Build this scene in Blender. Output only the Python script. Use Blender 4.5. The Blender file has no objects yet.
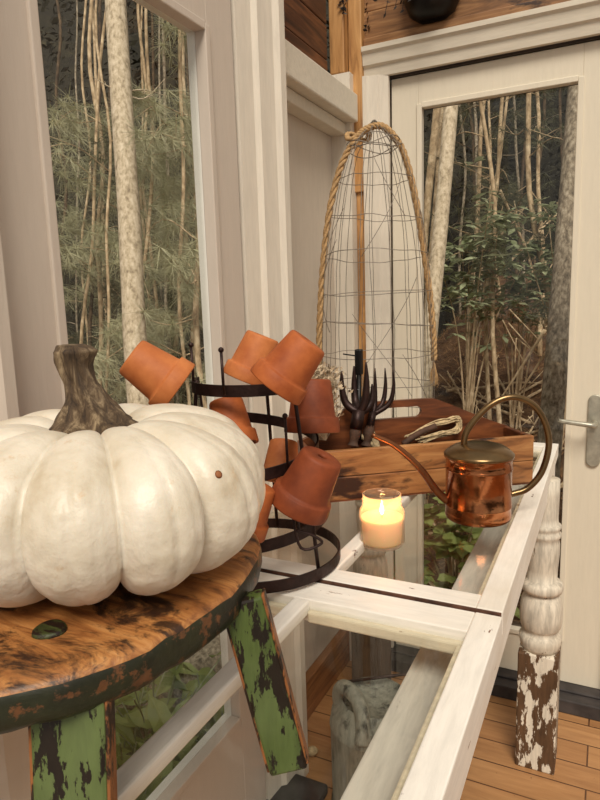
import bpy, math, random
from mathutils import Vector, Matrix, Euler, noise
random.seed(7)
PI = math.pi
SC = bpy.context.scene
COL = SC.collection
V = Vector

# ------------------------------------------------------------------ camera, world, sun, exposure
FPX, PITCH, YAW, ROLL, H = 620.35, .15929, -.46175, -.0317, 1.27
cy_, sy_ = math.cos(YAW), math.sin(YAW)
FW = V((sy_*math.cos(PITCH), cy_*math.cos(PITCH), -math.sin(PITCH)))
rt_ = V((cy_, -sy_, 0)); up_ = rt_.cross(FW)
RT = rt_*math.cos(ROLL)+up_*math.sin(ROLL)
UP = -rt_*math.sin(ROLL)+up_*math.cos(ROLL)
CAM = V((0, 0, H))
cam = bpy.data.cameras.new('camera'); co = bpy.data.objects.new('camera', cam); COL.objects.link(co)
co.matrix_world = Matrix(((RT.x, UP.x, -FW.x, 0), (RT.y, UP.y, -FW.y, 0), (RT.z, UP.z, -FW.z, H), (0, 0, 0, 1)))
cam.sensor_fit = 'HORIZONTAL'; cam.sensor_width = 36; cam.lens = 36*FPX/600; cam.clip_start = .02; cam.clip_end = 200
SC.camera = co

w = bpy.data.worlds.new('overcast_sky'); SC.world = w; w.use_nodes = True
wn = w.node_tree.nodes; wl = w.node_tree.links
bg = wn['Background']; bg.inputs['Color'].default_value = (1.0, .945, .865, 1); bg.inputs['Strength'].default_value = .54
sun = bpy.data.lights.new('sun', 'SUN'); sun.energy = 3.1; sun.angle = math.radians(24); sun.color = (1.0, .92, .80)
so = bpy.data.objects.new('sun', sun); COL.objects.link(so)
so.rotation_euler = V((-.30, .62, -.82)).to_track_quat('-Z', 'Y').to_euler()
SC.view_settings.view_transform = 'Standard'; SC.view_settings.look = 'None'
SC.view_settings.exposure = 0.0; SC.view_settings.gamma = 1.0; SC.view_settings.use_curve_mapping = False


def at(u, v, d):
    """world point seen at pixel u,v at depth d"""
    return CAM+(FW+RT*((u-300)/FPX)-UP*((v-400)/FPX))*d


def onz(u, v, z):
    r = FW+RT*((u-300)/FPX)-UP*((v-400)/FPX)
    return CAM+r*((z-H)/r.z)


# ------------------------------------------------------------------ mesh helpers
class MB:
    def __init__(s): s.v = []; s.f = []; s.mi = []; s.cur = 0

    def add(s, vs, fs):
        b = len(s.v); s.v += [tuple(p) for p in vs]
        for f in fs: s.f.append([b+i for i in f]); s.mi.append(s.cur)
        return s

    def box(s, x0, x1, y0, y1, z0, z1, M=None):
        vs = [V((x, y, z)) for x in (x0, x1) for y in (y0, y1) for z in (z0, z1)]
        if M: vs = [M @ p for p in vs]
        return s.add(vs, [(0, 1, 3, 2), (4, 6, 7, 5), (0, 4, 5, 1), (2, 3, 7, 6), (0, 2, 6, 4), (1, 5, 7, 3)])

    def bar(s, a, b, w_, t, side=V((1, 0, 0)), w2=None):
        """rectangular bar from a to b, width w_ along side, thickness t"""
        a, b = V(a), V(b); d = (b-a).normalized(); sd = (side-d*side.dot(d)).normalized(); n = d.cross(sd)
        w2 = w2 or w_
        vs = []
        for p, ww in ((a, w_), (b, w2)):
            for i, j in ((-1, -1), (1, -1), (1, 1), (-1, 1)): vs.append(p+sd*ww/2*i+n*t/2*j)
        return s.add(vs, [(3, 2, 1, 0), (4, 5, 6, 7), (0, 1, 5, 4), (1, 2, 6, 5), (2, 3, 7, 6), (3, 0, 4, 7)])

    def tube(s, pts, r, n=8, closed=False, caps=True, flat=None):
        pts = [V(p) for p in pts]; m = len(pts)
        rad = r if callable(r) else (lambda t: r)
        prev = None; vs = []
        for i, p in enumerate(pts):
            if closed: d = pts[(i+1) % m]-pts[i-1]
            else: d = pts[min(i+1, m-1)]-pts[max(i-1, 0)]
            if d.length < 1e-9: d = V((0, 0, 1))
            d.normalize()
            if prev is None:
                a = V((0, 0, 1)) if abs(d.z) < .9 else V((1, 0, 0))
                u = (a-d*a.dot(d)).normalized()
            else:
                u = prev-d*prev.dot(d); u = u.normalized() if u.length > 1e-6 else prev
            prev = u; q = d.cross(u); rr = rad(i/max(1, m-1))
            for k in range(n):
                an = 2*PI*k/n
                if flat: vs.append(p+V((0, 0, 1))*math.sin(an)*flat[1]+(d.cross(V((0, 0, 1))).normalized())*math.cos(an)*flat[0])
                else: vs.append(p+(u*math.cos(an)+q*math.sin(an))*rr)
        fs = []
        for i in range(m if closed else m-1):
            for k in range(n):
                a, b = i*n+k, i*n+(k+1) % n; c, d2 = ((i+1) % m)*n+(k+1) % n, ((i+1) % m)*n+k
                fs.append((a, b, c, d2))
        if caps and not closed: fs += [tuple(range(n))[::-1], tuple((m-1)*n+k for k in range(n))]
        return s.add(vs, fs)

    def lathe(s, prof, n=32, M=None, caps=True, wob=None):
        vs = []
        for j, (r, z) in enumerate(prof):
            for k in range(n):
                a = 2*PI*k/n; rr = r*(1+(wob(a, z) if wob else 0)); p = V((rr*math.cos(a), rr*math.sin(a), z))
                vs.append(M @ p if M else p)
        fs = []
        for j in range(len(prof)-1):
            for k in range(n): fs.append((j*n+k, j*n+(k+1) % n, (j+1)*n+(k+1) % n, (j+1)*n+k))
        if caps: fs += [tuple(range(n))[::-1], tuple((len(prof)-1)*n+k for k in range(n))]
        return s.add(vs, fs)

    def prism(s, out, M, t):
        n = len(out); vs = [M @ V((x, y, 0)) for x, y in out]+[M @ V((x, y, t)) for x, y in out]
        return s.add(vs, [tuple(range(n))[::-1], tuple(range(n, 2*n))]+[(i, (i+1) % n, n+(i+1) % n, n+i) for i in range(n)])

    def build(s, name, mat, parent=None, smooth=False, bevel=0, loc=None, rot=None, seg=2):
        me = bpy.data.meshes.new(name); me.from_pydata(s.v, [], s.f)
        for m in (mat if isinstance(mat, (list, tuple)) else [mat]): me.materials.append(m)
        me.polygons.foreach_set('material_index', s.mi)
        if smooth: me.polygons.foreach_set('use_smooth', [True]*len(s.f))
        me.update(); o = bpy.data.objects.new(name, me); COL.objects.link(o)
        if parent: o.parent = parent
        if loc: o.location = loc
        if rot: o.rotation_euler = rot
        if bevel:
            b = o.modifiers.new('bevel', 'BEVEL'); b.width = bevel; b.segments = seg; b.limit_method = 'ANGLE'; b.angle_limit = .6
        return o


def tag(o, label=None, cat=None, group=None, kind=None):
    if label: o['label'] = label
    if cat: o['category'] = cat
    if group: o['group'] = group
    if kind: o['kind'] = kind
    return o


def struct(o): o['kind'] = 'structure'; return o


def empty(name, loc, label, cat, group=None, rz=0):
    o = bpy.data.objects.new(name, None); COL.objects.link(o); o.location = loc; o.rotation_euler = (0, 0, rz)
    o.empty_display_size = .05
    return tag(o, label, cat, group)


def spline(P, n=60):
    P = [V(p) for p in P]; Q = [P[0]*2-P[1]]+P+[P[-1]*2-P[-2]]; out = []
    m = len(P)-1
    for k in range(n+1):
        t = k/n*m; i = min(int(t), m-1); t -= i; a, b, c, d = Q[i:i+4]
        out.append(.5*((2*b)+(c-a)*t+(2*a-5*b+4*c-d)*t*t+(3*b-a-3*c+d)*t**3))
    return out


# ------------------------------------------------------------------ material helpers
def srgb(r, g, b):
    f = lambda c: ((c/255+.055)/1.055)**2.4 if c/255 > .04045 else c/255/12.92
    return (f(r), f(g), f(b), 1)


class NT:
    def __init__(s, name):
        s.m = bpy.data.materials.new(name); s.m.use_nodes = True; s.t = s.m.node_tree; s.n = s.t.nodes
        s.p = s.n['Principled BSDF']; s.out = s.n['Material Output']

    def new(s, t, **k):
        x = s.n.new(t)
        for a, b in k.items(): setattr(x, a, b)
        return x

    def link(s, a, b): s.t.links.new(a, b)

    def coord(s, scale=(1, 1, 1), rot=(0, 0, 0)):
        tc = s.new('ShaderNodeTexCoord'); mp = s.new('ShaderNodeMapping'); mp.inputs['Scale'].default_value = scale
        mp.inputs['Rotation'].default_value = rot
        s.link(tc.outputs['Object'], mp.inputs['Vector']); return mp.outputs['Vector']

    def noise(s, vec, scale, detail=4, rough=.6, dist=0):
        x = s.new('ShaderNodeTexNoise'); x.inputs['Scale'].default_value = scale; x.inputs['Detail'].default_value = detail
        x.inputs['Roughness'].default_value = rough; x.inputs['Distortion'].default_value = dist
        s.link(vec, x.inputs['Vector']); return x.outputs['Fac']

    def ramp(s, fac, stops, interp='LINEAR'):
        x = s.new('ShaderNodeValToRGB'); x.color_ramp.interpolation = interp; e = x.color_ramp.elements
        while len(e) < len(stops): e.new(.5)
        for i, (p, c) in enumerate(stops):
            e[i].position = p; e[i].color = c if len(c) == 4 else (*c, 1)
        s.link(fac, x.inputs['Fac']); return x.outputs['Color']

    def mix(s, fac, a, b, mode='MIX'):
        x = s.new('ShaderNodeMix', data_type='RGBA', blend_type=mode)
        for sock, val in ((x.inputs[0], fac), (x.inputs[6], a), (x.inputs[7], b)):
            if hasattr(val, 'is_linked') or hasattr(val, 'links'): s.link(val, sock)
            else: sock.default_value = val
        return x.outputs[2]

    def bump(s, h, strength=.3, dist=.01):
        b = s.new('ShaderNodeBump'); b.inputs['Strength'].default_value = strength; b.inputs['Distance'].default_value = dist
        s.link(h, b.inputs['Height']); s.link(b.outputs['Normal'], s.p.inputs['Normal']); return b

    def col(s, c):
        if hasattr(c, 'links'): s.link(c, s.p.inputs['Base Color'])
        else: s.p.inputs['Base Color'].default_value = c

    def rough(s, r): s.p.inputs['Roughness'].default_value = r


BW = lambda v: (v, v, v, 1)


def plain(name, c, r=.6, metal=0, var=.12, scale=20, bump=.1):
    t = NT(name); v = t.coord(); n = t.noise(v, scale)
    c2 = tuple(x*(1-var*2) for x in c[:3])+(1,); c3 = tuple(min(1, x*(1+var)) for x in c[:3])+(1,)
    t.col(t.ramp(n, [(.3, c2), (.7, c3)])); t.rough(r); t.p.inputs['Metallic'].default_value = metal
    if bump: t.bump(n, bump, .004)
    return t.m


def grain_scale(axis, k): return tuple(1 if i == axis else k for i in range(3))


def painted(name, base, under, chip=.60, axis=1, scale=9, r=.5, grain=.10, soft=.02, dirt=None):
    """worn paint with grain along an axis and chips showing the under colour"""
    t = NT(name); v = t.coord(grain_scale(axis, 7)); g = t.noise(v, 12, 6, .65, .3)
    b2 = tuple(x*(1-grain*2.2) for x in base[:3])+(1,)
    c = t.ramp(g, [(.3, b2), (.62, base)])
    v2 = t.coord(grain_scale(axis, 3.4)); n2 = t.noise(v2, scale, 8, .68)
    if dirt:
        n3 = t.noise(t.coord(), 5, 4, .6); c = t.mix(t.ramp(n3, [(.45, BW(0)), (.75, BW(.5))]), c, dirt)
    mask = t.ramp(n2, [(chip, BW(0)), (chip+soft, BW(1))])
    uc = t.ramp(g, [(.3, tuple(x*.45 for x in under[:3])+(1,)), (.7, under)])
    t.col(t.mix(mask, c, uc)); t.rough(r)
    t.p.inputs['Specular IOR Level'].default_value = .35
    h = t.mix(mask, g, BW(0)); t.bump(h, .25, .003)
    return t.m


def wood(name, dark, mid, light, axis=0, scale=6, k=9, r=.45, stain=None, st=.6):
    t = NT(name); v = t.coord(grain_scale(axis, k)); g = t.noise(v, scale, 8, .62, .8 if k > 4 else .15)
    c = t.ramp(g, [(.28, dark), (.48, mid), (.68, light)])
    if stain:
        n = t.noise(t.coord(grain_scale(axis, 3)), scale*1.2, 6, .6)
        c = t.mix(t.ramp(n, [(st, BW(0)), (st+.08, BW(1))]), c, stain)
    t.col(c); t.rough(r); t.bump(g, .25, .003)
    return t.m


def glass_mat(name, tint=(1, 1, 1, 1), rough=.0, ior=1.45):
    m = bpy.data.materials.new(name); m.use_nodes = True; t = m.node_tree; n = t.nodes; n.remove(n['Principled BSDF'])
    tr = n.new('ShaderNodeBsdfTransparent'); tr.inputs[0].default_value = tint
    gl = n.new('ShaderNodeBsdfGlossy'); gl.inputs['Roughness'].default_value = rough
    lw = n.new('ShaderNodeLayerWeight'); lw.inputs['Blend'].default_value = .5; mx = n.new('ShaderNodeMixShader')
    pw = n.new('ShaderNodeMath'); pw.operation = 'POWER'; pw.inputs[1].default_value = 5; t.links.new(lw.outputs['Facing'], pw.inputs[0])
    fr = n.new('ShaderNodeMath'); fr.operation = 'MULTIPLY_ADD'; fr.inputs[1].default_value = .55; fr.inputs[2].default_value = .02; t.links.new(pw.outputs[0], fr.inputs[0])
    t.links.new(fr.outputs[0], mx.inputs[0]); t.links.new(tr.outputs[0], mx.inputs[1]); t.links.new(gl.outputs[0], mx.inputs[2])
    t.links.new(mx.outputs[0], n['Material Output'].inputs['Surface']); return m


M = {}
M['wall'] = painted('beige wall paint', srgb(205, 192, 176), srgb(130, 115, 98), .74, 2, 5, .5, .03)
M['door1'] = painted('greige door paint', srgb(203, 190, 176), srgb(120, 100, 85), .80, 2, 6, .4, .02)
M['door2'] = painted('cream door paint', srgb(222, 212, 192), srgb(150, 135, 110), .80, 2, 6, .4, .02)
M['casing'] = painted('cream casing paint', srgb(222, 212, 196), srgb(120, 100, 80), .76, 2, 8, .45, .05)
M['casing_x'] = painted('cream casing paint across', srgb(214, 204, 186), srgb(120, 100, 80), .76, 0, 8, .45, .05)
M['bead'] = plain('white glazing bead', srgb(236, 232, 222), .35, 0, .03)
M['sash_y'] = painted('white sash paint lengthwise', srgb(240, 234, 224), srgb(128, 84, 60), .655, 1, 13, .42, .06, .015, srgb(205, 190, 168))
M['sash_x'] = painted('white sash paint crosswise', srgb(240, 234, 224), srgb(128, 84, 60), .65, 0, 13, .42, .06, .015, srgb(205, 190, 168))
M['moulding'] = painted('yellowed sash moulding', srgb(222, 208, 182), srgb(150, 110, 75), .64, 0, 12, .5, .12, .03)
M['board'] = painted('grey white board', srgb(205, 198, 186), srgb(150, 135, 115), .66, 1, 8, .6, .12, .05)
M['leg_up'] = painted('weathered white turned wood', srgb(222, 212, 194), srgb(125, 98, 72), .64, 2, 13, .6, .22, .03, srgb(190, 172, 146))
M['leg_low'] = painted('peeling white paint on dark wood', srgb(226, 216, 198), srgb(104, 76, 52), .47, 2, 11, .65, .12, .02)
M['leg_dark'] = painted('bare dark wood with paint flecks', srgb(84, 66, 50), srgb(205, 195, 178), .66, 2, 12, .7, .2, .02)
M['iron'] = plain('rusty black iron', srgb(52, 34, 30), .45, .6, .25, 60, .3)
M['black'] = plain('black metal', srgb(24, 22, 22), .4, .5, .2, 40, .2)
M['green'] = painted('chipped green paint', srgb(80, 95, 46), srgb(36, 26, 17), .515, 2, 20, .4, .2, .02, srgb(120, 132, 88))
M['legedge'] = painted('worn leg edge', srgb(150, 94, 52), srgb(50, 34, 22), .50, 2, 16, .5, .2, .05)
M['seatside'] = painted('worn dark green rim', srgb(32, 31, 21), srgb(112, 72, 42), .55, 0, 17, .45, .3, .05, srgb(66, 72, 38))
M['wire'] = plain('dull galvanised wire', srgb(142, 132, 120), .5, .5, .2, 80, 0)
M['rope'] = plain('tan jute rope', srgb(182, 146, 100), .85, 0, .2, 160, .5)
M['concrete'] = painted('weathered zinc', srgb(150, 150, 136), srgb(74, 74, 66), .52, 2, 9, .6, .2, .12, srgb(196, 192, 176))
M['brass'] = plain('aged brass', srgb(128, 104, 72), .28, .95, .18, 14, .05)
M['nickel'] = plain('worn pale nickel', srgb(182, 178, 162), .38, .6, .15, 40, .1)
M['glass'] = glass_mat('window glass', (.99, .995, .985, 1))
M['jar'] = glass_mat('clear jar glass', (.99, .97, .94, 1), .02, 1.5)
_j = M['jar'].node_tree; _o = _j.nodes['Material Output']; _s = _o.inputs['Surface'].links[0].from_socket
_tl = _j.nodes.new('ShaderNodeBsdfTranslucent'); _tl.inputs[0].default_value = (.95, .9, .84, 1); _mx = _j.nodes.new('ShaderNodeMixShader'); _mx.inputs[0].default_value = .26
_j.links.new(_s, _mx.inputs[1]); _j.links.new(_tl.outputs[0], _mx.inputs[2]); _j.links.new(_mx.outputs[0], _o.inputs['Surface'])
M['spout'] = plain('dull copper spout', srgb(132, 84, 54), .34, .9, .15, 14, .05)
M['seam'] = plain('bare red brown wood edge', srgb(92, 60, 44), .7, 0, .35, 60, .3)
M['twine'] = plain('pale raffia', srgb(196, 172, 132), .8, 0, .25, 90, .4)
M['stick'] = plain('brown stick', srgb(78, 52, 36), .8, 0, .3, 60, .5)
M['dried'] = plain('dried flower tan', srgb(188, 168, 140), .85, 0, .25, 70, 0)
M['lavender'] = plain('dried dark sprig', srgb(60, 54, 50), .85, 0, .3, 70, 0)
M['threshold'] = plain('dark weathered threshold', srgb(62, 56, 54), .65, 0, .35, 12, .3)
M['gap'] = plain('dark seam', srgb(50, 38, 30), .8, 0, .2)
M['pine_y'] = wood('golden pine boards', srgb(112, 76, 42), srgb(176, 128, 76), srgb(204, 156, 100), 2, 5, 8, .5)
M['pine_x'] = wood('golden pine boards across', srgb(84, 56, 34), srgb(140, 98, 60), srgb(178, 134, 88), 0, 5, 8, .5, srgb(60, 38, 24), .60)
M['darkwood'] = wood('dark stained boards', srgb(34, 18, 12), srgb(72, 40, 24), srgb(120, 74, 44), 1, 4, 10, .45)
M['rawwood'] = wood('brown skirting', srgb(92, 58, 34), srgb(136, 90, 54), srgb(160, 110, 70), 1, 5, 8, .5)
M['crate'] = wood('crate pine', srgb(74, 42, 22), srgb(148, 98, 56), srgb(182, 132, 82), 0, 5, 8, .42, srgb(52, 27, 16), .52)
M['crate_dark'] = wood('crate dark boards', srgb(48, 24, 14), srgb(98, 54, 30), srgb(132, 76, 42), 0, 5, 8, .4)
M['bark'] = wood('pale pine bark', srgb(124, 108, 88), srgb(196, 178, 150), srgb(228, 212, 188), 2, 30, 1.6, .9)
M['bark_grey'] = wood('grey brown bark', srgb(70, 60, 50), srgb(142, 128, 108), srgb(196, 182, 160), 2, 34, 1.8, .9)
M['bark_tan'] = wood('tan sapling bark', srgb(112, 92, 68), srgb(182, 156, 122), srgb(224, 202, 168), 2, 14, 2, .9)
M['bark_dark'] = wood('dark sapling bark', srgb(34, 26, 20), srgb(78, 62, 46), srgb(118, 98, 74), 2, 14, 2, .9)


def leafmat(name, c, c2, trans=.25, r=.5, scale=3):
    t = NT(name); n = t.noise(t.coord(), scale, 3); t.col(t.ramp(n, [(.35, c), (.65, c2)])); t.rough(r)
    t.p.inputs['Subsurface Weight'].default_value = 0
    tl = t.new('ShaderNodeBsdfTranslucent'); tl.inputs[0].default_value = c2; mx = t.new('ShaderNodeMixShader'); mx.inputs[0].default_value = trans
    t.link(t.p.outputs[0], mx.inputs[1]); t.link(tl.outputs[0], mx.inputs[2]); t.link(mx.outputs[0], t.out.inputs['Surface'])
    return t.m


M['needles'] = leafmat('pine needles', srgb(142, 142, 108), srgb(200, 196, 160))
M['needles_dark'] = leafmat('dark conifer needles', srgb(60, 60, 40), srgb(108, 108, 78))
M['leaf'] = leafmat('laurel leaves', srgb(112, 122, 86), srgb(186, 192, 156), .2, .35, 9)
M['leaf_bright'] = leafmat('pale ground leaves', srgb(112, 128, 62), srgb(176, 186, 116), .3, .4, 8)
M['straw'] = leafmat('fallen pine straw', srgb(118, 82, 50), srgb(184, 142, 96), .1, .8, 5)
M['shaded_under'] = leafmat('undergrowth in painted shade', srgb(26, 23, 15), srgb(60, 56, 38), .05, .9, 2)  # colour kept dark to stand for the shade between the trees
M['amber_leaf'] = leafmat('amber leaves', srgb(150, 84, 30), srgb(190, 120, 50), .3)


def mk_special():
    # pumpkin skin
    t = NT('white pumpkin skin'); v = t.coord(); n = t.noise(v, 14, 6, .6); n2 = t.noise(v, 60, 4, .6)
    c = t.ramp(n, [(.25, srgb(178, 160, 132)), (.42, srgb(206, 195, 175)), (.65, srgb(226, 217, 201))])
    mk = t.ramp(t.noise(v, 34, 8, .75), [(.60, BW(0)), (.70, BW(.65))])
    t.col(t.mix(mk, c, srgb(196, 166, 128))); t.rough(.42); t.p.inputs['Specular IOR Level'].default_value = .45
    t.p.inputs['Subsurface Weight'].default_value = .12; t.p.inputs['Subsurface Radius'].default_value = (.02, .012, .008)
    t.p.inputs['Subsurface Scale'].default_value = .5
    a = t.mix(.45, t.noise(v, 26, 3), n2); t.bump(a, .55, .006); M['pumpkin'] = t.m
    # stem
    t = NT('pumpkin stem'); v = t.coord((6, 6, 1)); n = t.noise(v, 13, 8, .75, .4)
    t.col(t.ramp(n, [(.34, srgb(34, 22, 14)), (.5, srgb(92, 72, 50)), (.66, srgb(170, 148, 116))])); t.rough(.6); t.bump(n, .8, .008); M['stem'] = t.m
    # stool top
    t = NT('worn stool wood'); v = t.coord((1.2, 7, 7), (0, 0, .65)); g = t.noise(v, 7, 8, .65, 1.2)
    c = t.ramp(g, [(.28, srgb(54, 30, 16)), (.42, srgb(138, 86, 44)), (.56, srgb(176, 120, 66)), (.75, srgb(198, 148, 94))])
    n = t.noise(t.coord((1.5, 3, 3), (0, 0, .65)), 9, 8, .7, .6)
    c = t.mix(t.ramp(n, [(.505, BW(0)), (.59, BW(.92))]), c, srgb(36, 20, 12))
    n5 = t.noise(t.coord(), 7, 6, .7); c = t.mix(t.ramp(n5, [(.62, BW(0)), (.68, BW(.8))]), c, srgb(50, 54, 28))
    t.col(c); t.rough(.42); t.bump(t.mix(.5, g, n), .5, .005); M['seat'] = t.m
    # terracotta
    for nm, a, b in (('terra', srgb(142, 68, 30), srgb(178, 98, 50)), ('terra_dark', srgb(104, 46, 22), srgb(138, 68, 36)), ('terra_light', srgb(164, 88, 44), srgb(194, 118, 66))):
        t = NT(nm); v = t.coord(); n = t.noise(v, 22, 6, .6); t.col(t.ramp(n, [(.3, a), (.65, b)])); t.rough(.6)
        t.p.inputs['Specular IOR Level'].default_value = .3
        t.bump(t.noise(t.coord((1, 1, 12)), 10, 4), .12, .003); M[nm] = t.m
    # copper
    t = NT('hammered copper'); v = t.coord(); n = t.noise(v, 16, 5, .6); t.col(t.ramp(n, [(.3, srgb(112, 66, 40)), (.55, srgb(168, 106, 68)), (.8, srgb(206, 150, 102))]))
    t.p.inputs['Metallic'].default_value = 1; t.rough(.17); t.bump(t.noise(v, 24, 4), .22, .006); M['copper'] = t.m
    # wax
    t = NT('candle wax'); t.col(srgb(244, 212, 168)); t.rough(.4); t.p.inputs['Subsurface Weight'].default_value = 1
    t.p.inputs['Subsurface Radius'].default_value = (.03, .014, .006); t.p.inputs['Subsurface Scale'].default_value = 1; M['wax'] = t.m
    # flame
    m = bpy.data.materials.new('flame'); m.use_nodes = True; n = m.node_tree.nodes; n.remove(n['Principled BSDF']); e = n.new('ShaderNodeEmission')
    e.inputs[0].default_value = (1, .66, .26, 1); e.inputs[1].default_value = 16; m.node_tree.links.new(e.outputs[0], n['Material Output'].inputs[0]); M['flame'] = m
    # floor planks along X
    t = NT('floor planks'); tc = t.new('ShaderNodeTexCoord'); br = t.new('ShaderNodeTexBrick')
    br.inputs['Scale'].default_value = 1; br.inputs['Brick Width'].default_value = 2.3; br.inputs['Row Height'].default_value = .088
    br.inputs['Mortar Size'].default_value = .0022; br.inputs['Color1'].default_value = srgb(182, 136, 90); br.inputs['Color2'].default_value = srgb(160, 114, 72)
    br.inputs['Mortar'].default_value = srgb(60, 34, 18); t.link(tc.outputs['Object'], br.inputs['Vector'])
    g = t.noise(t.coord((1, 9, 9)), 6, 7, .6, .6); c = t.mix(t.ramp(g, [(.3, BW(.55)), (.7, BW(0))]), br.outputs['Color'], srgb(122, 80, 46))
    sp = t.noise(t.coord((1.6, 3, 3)), 22, 5, .6); c = t.mix(t.ramp(sp, [(.70, BW(0)), (.72, BW(.9))]), c, srgb(46, 28, 18))
    t.col(c); t.rough(.5); t.bump(br.outputs['Fac'], -.3, .003); M['floor'] = t.m
    # forest floor
    t = NT('forest floor'); v = t.coord(); n = t.noise(v, 4, 10, .75); t.col(t.ramp(n, [(.3, srgb(36, 25, 17)), (.5, srgb(92, 64, 42)), (.7, srgb(140, 108, 74))])); t.rough(.95); t.bump(n, .8, .05); M['earth'] = t.m
    t = NT('far hillside in painted shade'); v = t.coord(); n = t.noise(v, 2.2, 12, .8); t.col(t.ramp(n, [(.35, srgb(14, 12, 8)), (.55, srgb(38, 34, 22)), (.72, srgb(72, 66, 44))])); t.rough(1); M['hill'] = t.m  # hillside colour darkened to carry the deep forest shade


mk_special()

# ------------------------------------------------------------------ the setting
XD, XC, XP, YD = -.715, -.68, -.80, 1.95      # left door face, casing face, recessed panel, right door face
struct(MB().box(-1.0, 2.2, -1.2, 2.06, -.06, 0).build('floor', M['floor']))
# left wall: recessed panel and what lies around the left door
b = MB(); b.box(XP-.10, XP, 1.349, 2.06, 0, 1.86); b.box(XP-.10, XD-.02, -1.2, .45, 0, 2.5)
b.box(XP-.10, XD-.04, .45, 1.33, 2.0, 2.5)
struct(b.build('wall_left', M['wall']))
# right wall: below, beside and above door
b = MB(); b.box(XP, -.70, YD+.0, YD+.11, 0, 2.0); b.box(.07, 2.2, YD, YD+.11, 0, 2.5)
struct(b.build('wall_right', M['wall']))
b = MB(); b.box(XP, .14, YD-.005, YD+.11, 2.02, 2.13); b.box(XP, .14, YD-.0, YD+.11, 2.133, 2.25); b.box(XP, .14, YD-.005, YD+.11, 2.253, 2.4)
struct(b.build('wall_right', M['pine_x'], bevel=.002))
b = MB(); 
for i in range(5): b.box(XP-.08, XP, 1.33, 1.87, 1.89+i*.1, 1.987+i*.1)
struct(b.build('wall_left', M['darkwood'], bevel=.003))


def casing_profile(mb, a, b_, inward, out, wdt, depth):
    """stepped casing strip from a to b_: inward = direction across the strip, out = direction into the room"""
    a, b_, inward, out = V(a), V(b_), V(inward), V(out)
    prof = [(0, 0), (0, depth), (.16, depth), (.24, depth*.8), (.42, depth*.74), (.60, depth*.7), (.66, depth*.5), (.84, depth*.45), (1, depth*.4), (1, 0)]
    n = len(prof); vs = []
    for p in (a, b_):
        for s_, h in prof: vs.append(p+inward*s_*wdt+out*h)
    mb.add(vs, [tuple(range(n)), tuple(range(2*n-1, n-1, -1))]+[(i, n+i, n+(i+1) % n, (i+1) % n) for i in range(n)])


# left door (door_1) with its full pane
def glazed_door(name, face, axis, a0, a1, g0, g1, z0, z1, gz0, gz1, mat, sgn, bead=M['bead']):
    """slab in plane; axis 'y' (left wall, room at +x) or 'x' (right wall, room at -y)"""
    def bx(mb, p0, p1, d0, d1, q0, q1):
        if axis == 'y': mb.box(face-d1, face-d0, p0, p1, q0, q1)
        else: mb.box(p0, p1, face+d0, face+d1, q0, q1)
    b = MB(); T = .045
    bx(b, a0, g0, 0, T, z0, z1); bx(b, g1, a1, 0, T, z0, z1); bx(b, g0, g1, 0, T, z0, gz0); bx(b, g0, g1, 0, T, gz1, z1)
    d = struct(b.build(name, mat, bevel=.0015))
    b = MB(); w1 = .012
    for o0, o1, q0, q1, in ((g0-.004, g0+w1, gz0, gz1), (g1-w1, g1+.004, gz0, gz1), (g0+w1, g1-w1, gz0-.004, gz0+w1), (g0+w1, g1-w1, gz1-w1, gz1+.004)):
        bx(b, o0, o1, -.006, .02, q0, q1)
    b.build('glazing_bead', mat, d, bevel=.002)
    b = MB()
    for o0, o1, q0, q1, in ((g0-.001, g0+.008, gz0, gz1), (g1-.009, g1+.001, gz0, gz1), (g0+.008, g1-.009, gz0, gz0+.008), (g0+.008, g1-.009, gz1-.008, gz1)):
        bx(b, o0, o1, .0215, .04, q0, q1)
    b.build('outer_bead', bead, d)
    b = MB(); bx(b, g0-.002, g1+.002, .024, .028, gz0-.002, gz1+.002); b.build('glass_pane', M['glass'], d)
    return d


d1 = glazed_door('door_1', XD, 'y', .555, 1.178, 00.657, 1.084, .02, 1.99, .328, 1.795, M['door1'], 1)
b = MB(); casing_profile(b, (XD-.02, 1.348, 0), (XD-.02, 1.348, 2.5), (0, -1, 0), (1, 0, 0), .158, .055)
struct(b.build('trim_1', M['casing']))
b = MB(); casing_profile(b, (XD-.02, .552, 0), (XD-.02, .552, 2.5), (0, -1, 0), (1, 0, 0), .11, .05)
struct(b.build('trim_2', M['door1']))
struct(MB().box(XD-.035, XD-.012, 1.179, 1.189, 0, 2.4).build('trim_3', M['gap']))
# ledge over the recessed panel
b = MB(); b.box(XP, -.715, 1.33, 1.90, 1.805, 1.885); b.box(XP, -.75, 1.33, 1.89, 1.77, 1.804)
struct(b.build('trim_4', M['casing_x'], bevel=.004))
struct(MB().box(XP-.0, XP+.028, 1.33, 1.885, .0, .125).build('baseboard_left', M['rawwood'], bevel=.003))
# corner post: whitish below, raw pine above
struct(MB().box(XP, -.735, 1.885, YD, 0, 1.95).build('trim_5', M['casing']))
b = MB(); b.box(XP, -.752, 1.885, YD, 1.951, 2.5); b.box(-.75, -.707, 1.915, YD+.0, 1.601, 2.5)
struct(b.build('trim_6', M['pine_y'], bevel=.003))
struct(MB().box(-.734, -.707, 1.925, YD, 0, 1.6).build('trim_7', M['pine_y']))
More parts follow.
